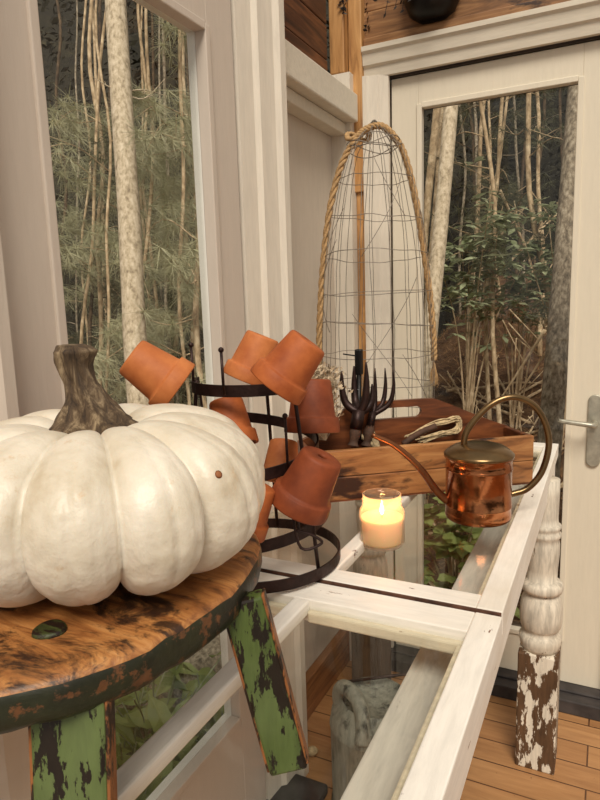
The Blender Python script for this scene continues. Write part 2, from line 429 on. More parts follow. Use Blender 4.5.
# right door casing
b = MB(); casing_profile(b, (-.706, YD, 0), (-.706, YD, 1.94), (1, 0, 0), (0, -1, 0), .0765, .035)
struct(b.build('trim_8', M['casing']))
b = MB(); casing_profile(b, (-.706, YD, 2.022), (.12, YD, 2.022), (0, 0, -1), (0, -1, 0), .085, .04)
struct(b.build('trim_9', M['casing_x']))
b = MB(); casing_profile(b, (.125, YD, 0), (.125, YD, 1.98), (-1, 0, 0), (0, -1, 0), .088, .035)
struct(b.build('trim_10', M['casing']))
struct(MB().box(-.706, .125, YD-.024, YD+.08, 2.024, 2.05).build('trim_11', M['pine_x'], bevel=.003))
d2 = glazed_door('door_2', YD+.012, 'x', -.628, .032, -.544, -.088, .055, 1.93, .19, 1.845, M['door2'], -1, plain('brown glazing gasket', srgb(90, 74, 58), .6))
struct(MB().box(-.66, -.6, YD+.058, YD+.10, 0, 1.94).build('trim_13', plain('brown jamb', srgb(156, 140, 120), .7)))
struct(MB().box(-.635, .037, YD-.0, YD+.02, 1.931, 1.9395).build('trim_12', M['gap']))
b = MB(); b.box(-.66, .30, YD-.07, YD+.06, 0, .045); b.box(-.64, .04, YD-.03, YD+.06, .045, .054)
struct(b.build('baseboard_right', M['threshold'], bevel=.004))
# handle
hp = MB(); out = []
for k in range(40):
    a = 2*PI*k/40; c, s_ = math.cos(a), math.sin(a)
    out.append((.019*c if abs(s_) < 2 else 0, (.088+.019*abs(s_))*(1 if s_ > 0 else -1) if abs(s_) > 1e-6 else 0))
Mh = Matrix(((1, 0, 0, -.022), (0, 0, -1, YD+.012), (0, 1, 0, .868), (0, 0, 0, 1)))
hp.prism(out, Mh, .008); pl = hp.build('door_handle', M['nickel'], d2, bevel=.002)
hl = MB(); hl.tube(spline([(-.022, YD+.006, .890), (-.022, YD-.04, .893), (-.045, YD-.05, .897), (-.115, YD-.046, .903)], 24), lambda t: .0095-.003*t, 10)
hl.build('handle_lever', M['nickel'], pl, smooth=True)
# dark slab under the trim
tag(MB().box(-.78, -.60, 1.04, 1.30, 0.001, .03).build('stone_slab', M['threshold'], bevel=.006), 'dark flat slab lying at the foot of the white trim, below the green stool leg', 'slab')

# ------------------------------------------------------------------ potting table of old window sashes
TZ = .84; X0, X1 = -.665, -.112; MX0, MX1 = -.402, -.376; TH = .036


def sash(y0, y1, railn, railf, label, zt):
    t = empty('window_sash', (0, 0, 0), label, 'window sash', 'old white window sashes forming the table top')
    z0, z1 = zt-TH, zt
    b = MB(); b.box(X1-.036, X1, y0, y1, z0, z1); b.build('stile', M['sash_y'], t, bevel=.002)
    b = MB(); b.box(X0, X0+.04, y0, y1, z0, z1); b.build('stile', M['sash_y'], t, bevel=.002)
    b = MB(); b.box(X0+.04, X1-.036, y0, y0+railn, z0, z1-.0005); b.build('rail', M['sash_x'], t, bevel=.002)
    b = MB(); b.box(X0+.04, X1-.036, y1-railf, y1, z0, z1-.0005); b.build('rail', M['sash_x'], t, bevel=.002)
    b = MB(); b.box(MX0, MX1, y0+railn, y1-railf, z1-.022, z1-.001); b.build('muntin', M['sash_y'], t, bevel=.003)
    for xa, xb in ((X0+.04, MX0), (MX1, X1-.036)):
        ya, yb = y0+railn, y1-railf; m = .011; g = zt-.014
        b = MB(); b.box(xa, xb, yb-m, yb, z0+.004, g-.0005); b.box(xa, xb, ya, ya+m, z0+.004, g-.0005)
        if xa == MX1: b.box(xb-m, xb, ya+m, yb-m, z0+.004, g-.0005)
        else: b.box(xa, xa+m, ya+m, yb-m, z0+.004, g-.0005)
        b.build('glazing_moulding', M['moulding'], t, bevel=.003)
        MB().box(xa, xb, ya, yb, g, g+.003).build('glass_pane', M['glass'], t)
    if y0 > 0: MB().box(X0, X1-.002, y0-.0015, y0, z1-.014, z1-.0015).build('worn_edge', M['seam'], t)
    return t


sash(.828, 1.885, .042, .045, 'white sash of the table top holding the candle, crate and copper can', TZ)
sash(-.30, .823, .05, .056, 'white sash of the table top nearest the camera, under the green stool', TZ-.004)
tf = empty('table_frame', (0, 0, 0), 'weathered white wooden table frame on thick legs carrying the old window sashes', 'table')
b = MB(); b.box(-.235, -.125, -.25, 1.86, .725, .745); b.build('side_board', M['board'], tf, bevel=.003)
b = MB(); b.box(-.138, -.118, -.28, 1.87, .7455, .8); b.build('apron', M['sash_y'], tf, bevel=.002)


def turned_leg(x, y, matl, matu, top=.8):
    L = MB(); s_ = .05
    L.box(x-s_, x+s_, y-s_, y+s_, 0, .335); o = L.build('leg', matl, tf, bevel=.004)
    pr = [(.048, .335), (.050, .345), (.053, .355), (.053, .370), (.047, .378), (.041, .385), (.046, .392), (.051, .40), (.0535, .425), (.0535, .45), (.050, .472), (.043, .488), (.040, .493), (.050, .498), (.053, .506), (.053, .516), (.049, .523),
          (.037, .53), (.038, .56), (.041, .60), (.041, .63), (.038, .642), (.043, .648), (.044, .656), (.040, .662), (.040, .667), (.043, .672), (.043, .679), (.036, .684), (.035, .70), (.036, .76), (.036, top)]
    u = MB(); u.lathe([(r, z) for r, z in pr], 28, Matrix.Translation((x, y, 0))); u.build('turned_shaft', matu, o, smooth=True)
    return o


turned_leg(-.127, 1.65, M['leg_low'], M['leg_up'])
turned_leg(-.63, 1.72, M['leg_dark'], M['leg_up'], .7)

# ------------------------------------------------------------------ footstool
STZ = 1.02
st = empty('footstool', (-.50, .42, TZ-.015), 'low worn wooden footstool with chipped green legs, under the white pumpkin', 'stool')
so_ = V((-.50, .42, TZ-.015)); sb = MB(); N = 96; out = []
cx, cy = -.54, .415
for k in range(N):
    a = 2*PI*k/N; r = .254
    c, s_ = math.cos(a), math.sin(a)
    x, y = cx+r*c, cy+r*s_*(1 if s_ < 0 else .95)
    r2 = .004*noise.noise(V((c*3, s_*3, 1)))+.0025*noise.noise(V((c*9, s_*9, 1)))
    x += r2*c*1.5; y += r2*s_*1.5
    if x < -.66: x = -.66+(x+.66)*.22
    out.append(V((x, y, 0))-V((so_.x, so_.y, 0)))
cen = sum(out, V())/N; th = .036; zt = STZ-so_.z
rings = [(1, .9965, -.0045, 0), (.985, 1, -.001, 0)]
levels = [(.05, 0), (.4, .0005), (.8, 0), (.93, -.0005), (.975, -.002), (.993, -.006), (1, -.013), (1.0, -.022), (.992, -.030), (.975, -.035), (.93, -th), (.5, -th), (.05, -th)]
vs = []
for f_, dz in levels:
    for k in range(N):
        p = cen+(out[k]-cen)*f_; nz = noise.noise(V((p.x*40, p.y*40, dz*60)))
        q = noise.noise(V((p.x*16, p.y*16, 7)))
        dz2 = dz+(.0012*nz if f_ < .97 else .0022*nz)
        if f_ > .97: p = cen+(p-cen)*(1+.012*q)
        vs.append((p.x, p.y, zt+dz2))
sb.cur = 0; nl = len(levels)
top_f = []; side_f = []
for j in range(nl-1):
    for k in range(N): (top_f if j < 5 else side_f).append((j*N+k, j*N+(k+1) % N, (j+1)*N+(k+1) % N, (j+1)*N+k))
sb.add(vs, top_f); nb = 0; sb.cur = 1
for f in side_f: sb.f.append(list(f)); sb.mi.append(1)
sb.f.append([k for k in range(N)][::-1]); sb.mi.append(0); sb.f.append([(nl-1)*N+k for k in range(N)]); sb.mi.append(1)
# make normals consistent: flip all (outline is counter-clockwise, going outward then down)
sb.f = [list(reversed(f)) for f in sb.f]
seat = sb.build('seat', [M['seat'], M['seatside']], st, smooth=True)
pk = onz(50, 631, STZ); b = MB(); b.lathe([(.0005, .0035), (.009, .0035), (.0125, .0028), (.0135, -.002)][::-1], 24, Matrix.Translation((pk.x-so_.x, pk.y-so_.y, zt)), True, lambda a, z: .06*math.sin(3*a+1))
pg = b.build('peg', painted('green peg', srgb(64, 70, 34), srgb(38, 24, 14), .5, 0, 40, .5, .3), st, smooth=True)


def sleg(a, b_, w1, w2, side):
    a, b_ = V(a)-so_, V(b_)-so_; side = V(side)
    mb = MB(); mb.bar(a, b_, w1, .020, side, w2); o = mb.build('leg', M['green'], st, bevel=.003)
    d = (b_-a).normalized(); sd = (side-d*side.dot(d)).normalized(); n = d.cross(sd)
    for s_ in (-1, 1):
        e = MB(); e.bar(a+sd*s_*(w1/2+.0005)+d*.0, b_+sd*s_*(w2/2+.0005)-d*.004, .003, .0165, side); e.build('worn_edge', M['legedge'], o, bevel=.001)
    return o


vd = V((RT.x, RT.y, 0))
sleg((-.294, .458, STZ-.020), (-.258, .470, TZ-.014), .038, .037, vd)
sleg((-.343, .296, STZ-.03), (-.330, .272, TZ-.014), .055, .053, vd)
sleg((-.60, .60, STZ-.03), (-.62, .64, TZ-.005), .05, .05, (1, .4, 0))
sleg((-.63, .26, STZ-.03), (-.645, .22, TZ-.005), .05, .05, (1, .4, 0))

# ------------------------------------------------------------------ pumpkin
PC = V((-.440, .438, STZ-.002)); R = .169; HP = .151
pu = empty('pumpkin', PC, 'large ribbed white pumpkin with a twisted brown stem on the worn stool', 'pumpkin')
nu, nv = 330, 90; vs = []; NL = 11
offs = [.0]+[random.uniform(-.07, .07) for _ in range(NL)]
ph0 = math.radians(-43)
for j in range(nv+1):
    t = j/nv; ph = -PI/2+PI*t
    for i in range(nu):
        a = 2*PI*i/nu; lo = (a-ph0)/(2*PI)*NL
        lo += .22*math.sin(a*2+1)+.12*math.sin(a*3.3+2)*0
        fr = lo-math.floor(lo); k = int(math.floor(lo)) % NL
        groove = abs(2*fr-1)            # 1 at a groove, 0 mid-lobe
        lob = math.sqrt(max(0, 1-groove**2.3*.97))
        crease = math.exp(-((fr-.5)/.035)**2)*.014+math.exp(-((fr-.27)/.03)**2)*.006+math.exp(-((fr-.74)/.03)**2)*.008
        size = 1+.05*math.sin(k*2.4+.5)*min(1, (1-groove)*4)
        cp, sp = math.cos(ph), math.sin(ph)
        rr = R*size*(1-.17*(1-lob)-crease)*(abs(cp)**.62)
        side = abs(cp)**.3
        z = HP*.5+HP*.5*math.copysign(abs(sp)**.9, sp)*(1-.10*(1-lob))
        rn = math.hypot(rr/R, 0)
        if sp > 0: z -= HP*.20*math.exp(-(rn/.24)**2)
        else: z += HP*.16*math.exp(-(rn/.30)**2)+HP*.10*(1-lob)*sp*sp
        nn = .0030*noise.noise(V((rr*math.cos(a)*24, rr*math.sin(a)*24, z*24)))+.0009*noise.noise(V((rr*math.cos(a)*90, rr*math.sin(a)*90, z*90)))
        rr += nn
        vs.append((rr*math.cos(a), rr*math.sin(a), z))
fs = []
for j in range(nv):
    for i in range(nu): fs.append((j*nu+i, j*nu+(i+1) % nu, (j+1)*nu+(i+1) % nu, (j+1)*nu+i))
skin = MB().add(vs, fs).build('flesh', M['pumpkin'], pu, smooth=True)
skin.name = 'ribbed_body'
# stem: flared ridged base twisting up to a knob
sp_ = [V((0, 0, HP*.84)), V((.0, 0, HP*.90)), V((-.001, 0, HP*.97)), V((-.004, .0, HP*1.08)), V((-.010, .0, HP*1.20)), V((-.015, 0, HP*1.31)), V((-.012, 0, HP*1.40)), V((-.016, 0, HP*1.44))]
rad = [.050, .042, .030, .0195, .0140, .0150, .0185, .011]
path = spline(sp_, 48); vs = []; n = 44
ax = vd.normalized()
for i, p in enumerate(path):
    t = i/48*7; k = min(int(t), 6); r_ = rad[k]+(rad[k+1]-rad[k])*(t-k); tw = i*.028
    cc = ax*p.x+V((0, 0, p.z))
    for j in range(n):
        a = 2*PI*j/n; rg = 1+(.26+.18*math.exp(-i/10))*(abs(math.cos((a+tw)*3.5/1.0*1.0+.4))**1.0-.5)+.10*noise.noise(V((math.cos(a)*3, math.sin(a)*3, i*.16)))
        if i < 8: rg += .12*math.cos(7*a+1)*(1-i/8)
        vs.append((cc.x+r_*rg*math.cos(a), cc.y+r_*rg*math.sin(a), cc.z+(.004*math.sin(5*a) if i < 6 else 0)))
fs = [(i*n+j, i*n+(j+1) % n, (i+1)*n+(j+1) % n, (i+1)*n+j) for i in range(48) for j in range(n)]+[tuple(48*n+j for j in range(n))]
MB().add(vs, fs).build('stem', M['stem'], pu, smooth=True)
# small brown blemish on the right lobe
bl = MB(); bl.lathe([(.0004, .0012), (.0018, .0010), (.0036, 0)][::-1], 10)
BLM = bl.build('scar', plain('scar brown', srgb(150, 92, 52), .7), pu, smooth=True)


def raycast_px(o, u, v):
    d = (FW+RT*((u-300)/FPX)-UP*((v-400)/FPX)).normalized()
    return d


# ------------------------------------------------------------------ spiral pot rack
RC = V((-.515, .862, TZ)); rk = empty('pot_rack', RC, 'dark iron spiral stand on the table carrying tipped clay pots', 'pot rack')
hx = []; turns = 3.3; n = 220
zb, ztp = .012, .300
for i in range(n+1):
    t = i/n; a = math.radians(-70)+turns*2*PI*t; r = .140-.052*t
    zz = zb if t < .16 else zb+(ztp-zb)*((t-.16)/.84)**.95
    if t > .82: zz = ztp
    hx.append((r*math.cos(a), r*math.sin(a), zz))
b = MB(); vs = []; hw, ht = .0090, .0016
for i, p in enumerate(hx):
    p = V(p); rn = V((p.x, p.y, 0)).normalized()
    for s1, s2 in ((-1, -1), (1, -1), (1, 1), (-1, 1)): vs.append(p+rn*s1*ht+V((0, 0, 1))*s2*hw)
fs = [(i*4+k, i*4+(k+1) % 4, (i+1)*4+(k+1) % 4, (i+1)*4+k) for i in range(n) for k in range(4)]+[(3, 2, 1, 0), tuple(n*4+k for k in range(4))]
b.add(vs, fs).build('spiral_band', M['iron'], rk)
for a in (-15, 105, 225):
    c, s_ = math.cos(math.radians(a)), math.sin(math.radians(a))
    b = MB(); b.tube([(.131*c, .131*s_, .006), (.122*c, .122*s_, .08), (.094*c, .094*s_, .27), (.09*c, .09*s_, .31)], .0032, 8)
    b.build('upright', M['iron'], rk, smooth=True)
for (u, v0, v1, d) in ((221, 350, 395, .90), (191, 345, 388, .98), (285, 416, 470, .92), (296, 500, 530, .93)):
    p0, p1 = at(u, v0, d)-RC, at(u+3, v1, d)-RC
    b = MB(); b.tube([p1, p0], .0022, 8)
    b.lathe([(.0003, -.0045), (.0032, -.003), (.0045, 0), (.0032, .003), (.0003, .0045)], 10, Matrix.Translation(p0))
    b.build('pot_pin', M['iron'], rk, smooth=True)
b = MB(); pq = [at(u, v, .90)-RC for u, v in ((292, 512), (301, 548), (322, 543), (312, 535), (296, 530))]
b.tube(spline(pq, 20), .0022, 8); b.build('wire_hook', M['iron'], rk, smooth=True)


def pot_mesh(mat):
    b = MB(); S = 1.0
    # mouth at z=0 (outside), base at z=.092
    b.lathe([(.0005, .008), (.030, .008), (.036, .012), (.0400, .0), (.0475, 0), (.0480, .002), (.0465, .024), (.0455, .0255), (.0412, .0262), (.0400, .030), (.0330, .086), (.0315, .0895), (.029, .091), (.008, .091), (.007, .088), (.0005, .088)], 48)
    return b


def pot_mesh2():
    b = MB()
    b.lathe([(.0272, .084), (.0355, .026), (.0425, .001), (.0440, 0), (.0480, 0), (.0486, .002), (.0465, .024), (.0455, .0255), (.0412, .0262), (.0402, .030), (.0330, .086), (.0315, .0895), (.029, .091), (.0085, .091), (.0075, .0895), (.0075, .085), (.0272, .084)], 48, None, False)
    return b


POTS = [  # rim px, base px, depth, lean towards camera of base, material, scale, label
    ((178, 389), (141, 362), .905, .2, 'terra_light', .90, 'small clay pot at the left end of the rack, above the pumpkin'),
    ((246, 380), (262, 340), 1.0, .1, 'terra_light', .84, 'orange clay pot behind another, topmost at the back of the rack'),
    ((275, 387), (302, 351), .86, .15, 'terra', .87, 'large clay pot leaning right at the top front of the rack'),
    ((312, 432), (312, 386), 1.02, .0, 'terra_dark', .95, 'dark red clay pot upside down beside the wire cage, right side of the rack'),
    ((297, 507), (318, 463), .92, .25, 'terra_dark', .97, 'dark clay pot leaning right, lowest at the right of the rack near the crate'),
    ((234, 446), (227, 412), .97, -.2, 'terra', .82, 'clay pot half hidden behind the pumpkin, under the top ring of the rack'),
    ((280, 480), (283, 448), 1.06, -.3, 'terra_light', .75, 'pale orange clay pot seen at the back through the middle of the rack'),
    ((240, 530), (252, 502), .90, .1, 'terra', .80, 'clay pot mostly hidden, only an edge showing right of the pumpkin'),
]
proto = {}
for (ru, rv), (bu, bv), d, lean, mt, sc, lab in POTS:
    p0 = at(ru, rv, d); p1 = at(bu, bv, d); axis = (p1-p0).normalized(); axis = (axis-FW*lean).normalized()
    if mt not in proto:
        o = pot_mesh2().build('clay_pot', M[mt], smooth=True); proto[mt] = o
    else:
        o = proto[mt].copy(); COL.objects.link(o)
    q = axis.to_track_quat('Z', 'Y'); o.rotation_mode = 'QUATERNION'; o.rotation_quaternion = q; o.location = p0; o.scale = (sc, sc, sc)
    tag(o, lab, 'clay pot', 'clay pots tipped on the iron rack')

# ------------------------------------------------------------------ crate with raised back and hand hole
ca = V((-.138, 1.455, TZ+.001)); dirx = V((-.795, -.606, 0)); L = .52; D = .125; Hc = .112
ct = empty('crate', ca, 'wooden carrying crate with a raised back board and hand hole, behind the copper can', 'crate', None, math.atan2(.606, .795))
# local: x from -L to 0 (left..right), y 0 front .. D back
T = .013
MB().box(-L, 0, 0, T, .003, Hc*.48).build('front_board', M['crate'], ct, bevel=.002)
MB().box(-L, 0, 0, T, Hc*.49, Hc).build('front_board', M['crate'], ct, bevel=.002)
MB().box(-T, 0, T, D-T, .003, Hc).build('end_board', M['crate_dark'], ct, bevel=.002)
MB().box(-L, -L+T, T, D-T, .003, Hc).build('end_board', M['crate_dark'], ct, bevel=.002)
MB().box(-L, 0, 0, D, 0, .003).build('bottom_board', M['crate_dark'], ct)
# back board outline in x,z with an open hand hole (built as ring of quads)
Hr = .192; hc_, hw_, hz0, hz1 = -.285, .062, .150, .176
outer = [(-L, 0), (0, 0), (0, Hc), (-.012, Hc+.004), (-.06, .135), (-.17, .183), (-.19, .191), (-.215, Hr), (-.36, Hr), (-.385, .191), (-.405, .183), (-L+.06, .135), (-L+.012, Hc+.004), (-L, Hc)]


def resample(P, n):
    P = [V((*p, 0)) for p in P]; P2 = P+[P[0]]; ls = [(P2[i+1]-P2[i]).length for i in range(len(P))]; tot = sum(ls); out = []
    for k in range(n):
        s_ = tot*k/n; i = 0
        while s_ > ls[i]: s_ -= ls[i]; i += 1
        out.append(P2[i].lerp(P2[i+1], s_/ls[i]))
    return out


hole = []
for k in range(64):
    a = 2*PI*k/64; c, s_ = math.cos(a), math.sin(a); r_ = .013
    hole.append(((hw_-r_)*(1 if c > 0 else -1)+r_*c+hc_, (hz0+hz1)/2+r_*s_))
# connect by angle around the hole centre
hcv = V((hc_, (hz0+hz1)/2, 0)); NO = 200
oo = []; ii = []
OO = [V((*p, 0)) for p in outer]; HH = [V((*p, 0)) for p in hole]


def hit(poly, a):
    d = V((math.cos(a), math.sin(a), 0)); best = None
    for i in range(len(poly)):
        p, q = poly[i]-hcv, poly[(i+1) % len(poly)]-hcv; e = q-p; den = d.x*e.y-d.y*e.x
        if abs(den) < 1e-12: continue
        t = (p.x*e.y-p.y*e.x)/den; s_ = (p.x*d.y-p.y*d.x)/den
        if t > 0 and -1e-6 <= s_ <= 1+1e-6 and (best is None or t > best): best = t
    return hcv+d*best


angs = sorted([2*PI*k/NO for k in range(NO)]+[math.atan2((p-hcv).y, (p-hcv).x) % (2*PI) for p in OO])
oo = [hit(OO, a) for a in angs]; ii = [hit(HH, a) for a in angs]; n = len(angs)
vs = []
for y in (D-T, D):
    vs += [V((p.x, y, p.y)) for p in oo]; vs += [V((p.x, y, p.y)) for p in ii]
fs = []
for k in range(n):
    k2 = (k+1) % n
    fs += [(k, k2, n+k2, n+k), (2*n+k2, 2*n+k, 3*n+k, 3*n+k2), (k2, k, 2*n+k, 2*n+k2), (n+k, n+k2, 3*n+k2, 3*n+k)]
MB().add(vs, fs).build('back_board', M['crate_dark'], ct)

cM = Matrix.Translation(ca) @ Matrix.Rotation(math.atan2(.606, .795), 4, 'Z')
CI = cM.inverted()


def loc_in(u, v, d): return at(u, v, d)


# hand cultivators standing in crate
def tines(name, label, root, hand, tips, rw, mat, hmat, d_tip):
    root, hand = V(root), V(hand); t = empty(name, root, label, 'garden fork', 'iron hand forks in the crate')
    for tp in tips:
        tp = V(tp)-root; mid = V((tp.x*.78, tp.y*.78, tp.z*.20)); b = MB()
        pts = spline([V((0, 0, -.004)), mid, V((tp.x*1.02, tp.y*1.02, tp.z*.58)), tp], 18)
        b.tube(pts, lambda s_: rw*(1.15-.95*s_**2.5), 8); b.build('tine', mat, t, smooth=True)
    b = MB(); h = hand-root; b.tube([V((0, 0, .004)), h*.5], lambda s_: rw*1.7, 10); b.build('neck', mat, t, smooth=True)
    b = MB(); b.tube(spline([h*.35, h*.6, h*.85, h], 14), lambda s_: .011-.002*math.cos(s_*9), 12); b.build('handle', hmat, t, smooth=True)
    return t


dF = 1.375
tines('hand_fork', 'broad dark iron hand fork with curved tines standing in the crate', at(359, 412, dF), at(353, 446, dF-.003),
      [at(342, 371, dF), at(354, 366, dF+.02), at(366, 362, dF-.02), at(372, 384, dF)], .0085, M['iron'], M['stick'], dF)
dF = 1.42
tines('hand_fork', 'thin tined iron hand fork behind the broad one in the crate', at(373, 413, dF), at(366, 446, dF),
      [at(375, 368, dF), at(385, 368, dF+.01), at(393, 370, dF-.01)], .0055, M['iron'], M['stick'], dF)
# black clamp with rod
p = at(359, 366, 1.40)
kt = empty('clamp', at(359, 440, 1.40), 'black metal clamp with a thin side rod, upright above the forks in the crate', 'clamp')
b = MB(); q = p-at(359, 440, 1.40); b.tube([V((0, 0, 0)), V((q.x, q.y, q.z-.01))], .006, 10); b.build('shaft', M['black'], kt, smooth=True)
b = MB(); b.box(q.x-.008, q.x+.008, q.y-.008, q.y+.008, q.z-.02, q.z+.038); b.build('head', M['black'], kt, bevel=.003)
b = MB(); q2 = at(343, 354, 1.40)-at(359, 440, 1.40); b.tube([V((q.x, q.y, q.z+.022)), q2], .0016, 8); b.build('rod', M['black'], kt, smooth=True)
# pale sticks and raffia bundle in crate
for k, ((u0, v0), (u1, v1), r_, mt, lb) in enumerate([((360, 436), (380, 452), .006, 'twine', 'pale peeled stick leaning beside the fork handles in the crate'),
                                                  ((371, 433), (378, 452), .009, 'twine', 'short pale wooden dowel standing beside the fork handles'),
                                                  ((403, 444), (436, 426), .0075, 'stick', 'brown knobbly stick lying across the back of the crate')]):
    b = MB(); b.tube(spline([at(u0, v0, 1.42), at((u0+u1)/2, (v0+v1)/2-2, 1.425), at(u1, v1, 1.43)], 12), r_, 8)
    tag(b.build('stick', M[mt], smooth=True), lb, 'stick')
b = MB()
for k in range(16):
    j = lambda s_: V((random.uniform(-s_, s_), random.uniform(-s_, s_), random.uniform(-s_, s_)))
    P = [at(408, 440, 1.43)+j(.01), at(424, 430, 1.43)+j(.007), at(442, 422, 1.445)+j(.006), at(458, 419, 1.46)+j(.007), at(457, 430, 1.45)+j(.007), at(440, 434, 1.43)+j(.007), at(420, 441, 1.42)+j(.01)]
    b.tube(spline(P, 26), .0017, 5)
tag(b.build('raffia_hank', M['twine'], smooth=True), 'looped hank of pale raffia lying on top of the crate', 'raffia')
# dried flower bunch behind the pots
b = MB(); c0 = at(322, 440, 1.36)
for k in range(320):
    tip = at(random.gauss(322, 8), random.uniform(366, 425), 1.36+random.uniform(-.04, .04)); m_ = c0.lerp(tip, .6)+V((random.uniform(-.01, .01), random.uniform(-.01, .01), 0))
    b.tube(spline([c0+V((random.uniform(-.01, .01), 0, 0)), m_, tip], 6), .0008, 4)
    for q in range(4):
        e = tip+V((random.uniform(-.012, .012), random.uniform(-.012, .012), random.uniform(-.012, .010)))
        s_ = .0065; nrm = V((random.uniform(-1, 1), random.uniform(-1, 1), random.uniform(-1, 1))).normalized(); a_ = nrm.orthogonal().normalized(); c_ = nrm.cross(a_)
        b.add([e-a_*s_, e-c_*s_*.5, e+a_*s_, e+c_*s_*.5], [(0, 1, 2, 3)])
tag(b.build('dried_flowers', M['dried']), 'bunch of dried whitish flower heads behind the dark clay pot', 'dried flowers')

# ------------------------------------------------------------------ copper watering can
WC = V((-.212, 1.19, TZ)); e = V((.895, .446, 0)).normalized()
wc = empty('watering_can', WC, 'small shiny copper watering can with brass lid and hooped handle', 'watering can')
r0 = .062; hb = .124
b = MB(); b.lathe([(.0005, .001), (r0-.003, .001), (r0, .004), (r0+.0008, .010), (r0, .014), (r0, .026), (r0+.0012, .028), (r0+.0012, .030), (r0, .032), (r0, hb*.80), (r0+.0014, hb*.81), (r0+.0014, hb*.835), (r0, hb*.845), (r0, hb-.003), (r0+.003, hb-.001), (r0+.003, hb+.003), (r0, hb+.005)], 64)
b.build('body', M['copper'], wc, smooth=True)
b = MB(); b.lathe([(r0+.0035, hb+.001), (r0+.004, hb+.005), (r0+.001, hb+.008), (r0*.93, hb+.013), (r0*.78, hb+.019), (r0*.5, hb+.024), (r0*.2, hb+.0255), (.0005, hb+.026)], 64); b.build('lid', M['brass'], wc, smooth=True)
b = MB(); pts = spline([e*-.03+V((0, 0, hb+.016)), e*-.022+V((0, 0, hb+.052)), e*.02+V((0, 0, hb+.098)), e*.066+V((0, 0, hb+.112)), e*.110+V((0, 0, hb+.088)), e*.134+V((0, 0, hb+.030)), e*.124+V((0, 0, hb-.032)), e*.096+V((0, 0, hb-.068)), e*.062+V((0, 0, hb-.080))], 70)
b.tube(pts, .0062, 12); b.build('handle', M['brass'], wc, smooth=True)
b = MB(); pts = spline([e*-.060+V((0, 0, .036)), e*-.082+V((0, 0, .058)), e*-.115+V((0, 0, .105)), e*-.16+V((0, 0, .148)), e*-.205+V((0, 0, .172))], 40)
b.tube(pts, lambda s_: .0085-.0035*s_, 14); b.build('spout', M['spout'], wc, smooth=True)

# ------------------------------------------------------------------ candle jar
JC = V((-.351, 1.022, TZ-.011)); jr = .0405
cj = empty('candle_jar', JC, 'lit candle in a clear glass jar standing on the table pane', 'candle')
prof = [(.0005, .0), (jr*.9, 0), (jr, .006), (jr, .058), (jr*.97, .066), (jr*.87, .071), (jr*.84, .074), (jr*.88, .0765), (jr*.84, .079), (jr*.84, .082), (jr*.88, .0845), (jr*.84, .087), (jr*.85, .094)]
inn = [(jr*.81, .094), (jr*.80, .074), (jr*.84, .070), (jr*.94, .064), (jr*.955, .058), (jr*.955, .008), (jr*.85, .004), (.0005, .004)]
b = MB(); b.lathe(prof+inn, 48, None, False); b.build('glass_jar', M['jar'], cj, smooth=True)
b = MB(); rw = jr*.94; b.lathe([(.0005, .005), (rw*.92, .005), (rw, .010), (rw, .050), (rw*.97, .052), (rw*.9, .0505), (rw*.3, .049), (.0005, .049)], 40); b.build('wax', M['wax'], cj, smooth=True)
b = MB(); b.tube([(0, 0, .048), (.0005, 0, .056)], .0009, 6); b.build('wick', M['black'], cj)
b = MB(); b.lathe([(.0003, .054), (.0030, .0575), (.0042, .0625), (.0034, .069), (.0016, .076), (.0002, .082)], 16); fl = b.build('flame', M['flame'], cj, smooth=True)
pl_ = bpy.data.lights.new('candle_flame_light', 'POINT'); pl_.energy = .26; pl_.color = (1, .40, .12); pl_.shadow_soft_size = .006
po = bpy.data.objects.new('candle_flame_light', pl_); COL.objects.link(po); po.parent = cj; po.location = (0, 0, .088)

# ------------------------------------------------------------------ wire cage with rope
CC = V((-.578, 1.655, TZ-.016)); cg = empty('wire_cage', CC, 'tall dome shaped wire garden cage with rope over it, behind crate', 'wire cage')
PR = [(.0, .150), (.12, .158), (.25, .158), (.40, .152), (.52, .145), (.64, .128), (.74, .106), (.80, .087), (.845, .070), (.875, .04)]


def cr(z):
    for (a, ra), (b_, rb) in zip(PR, PR[1:]):
        if z <= b_: return ra+(rb-ra)*(z-a)/(b_-a)
    return PR[-1][1]


for k in range(9):
    z = [.02, .12, .21, .29, .375, .46, .56, .66, .76][k]; b = MB(); pts = []; tl = random.uniform(-.012, .012); pz = random.uniform(0, 6)
    for i in range(48):
        a = 2*PI*i/48; zz = z+tl*math.sin(a+pz)+.006*noise.noise(V((math.cos(a)*2, math.sin(a)*2, k)))
        r_ = cr(zz)*(1+.03*noise.noise(V((math.cos(a)*3, math.sin(a)*3, k*3.3)))); pts.append((r_*math.cos(a), r_*math.sin(a), zz))
    b.tube(pts, .0010, 5, True); b.build('hoop_wire', M['wire'], cg, smooth=True)
for k in range(3):
    b = MB(); pts = []; z = .842+k*.007
    for i in range(40):
        a = 2*PI*i/40; r_ = (.072-.006*k)*(1+.12*noise.noise(V((math.cos(a)*2, math.sin(a)*2, k*9)))); pts.append((r_*math.cos(a), r_*math.sin(a), z+.012*math.sin(a*2+k*2)))
    b.tube(pts, .0013, 5, True); b.build('hoop_wire', M['wire'], cg, smooth=True)
NW = 20
for k in range(NW):
    a0 = 2*PI*(k+random.uniform(-.2, .2))/NW; b = MB(); pts = []; sh = random.uniform(-.10, .10)
    for i in range(26):
        z = .875*i/25; a = a0+sh*(z/.875)**2+.05*noise.noise(V((k*3.1, z*7, 0))); r_ = cr(z); pts.append((r_*math.cos(a), r_*math.sin(a), z))
    for q in range(1, 4): pts.append((.04*(1-q/3.2)*math.cos(a), .04*(1-q/3.2)*math.sin(a), .875+.012*q))
    b.tube(pts, .0009, 5); b.build('upright_wire', M['wire'], cg, smooth=True)
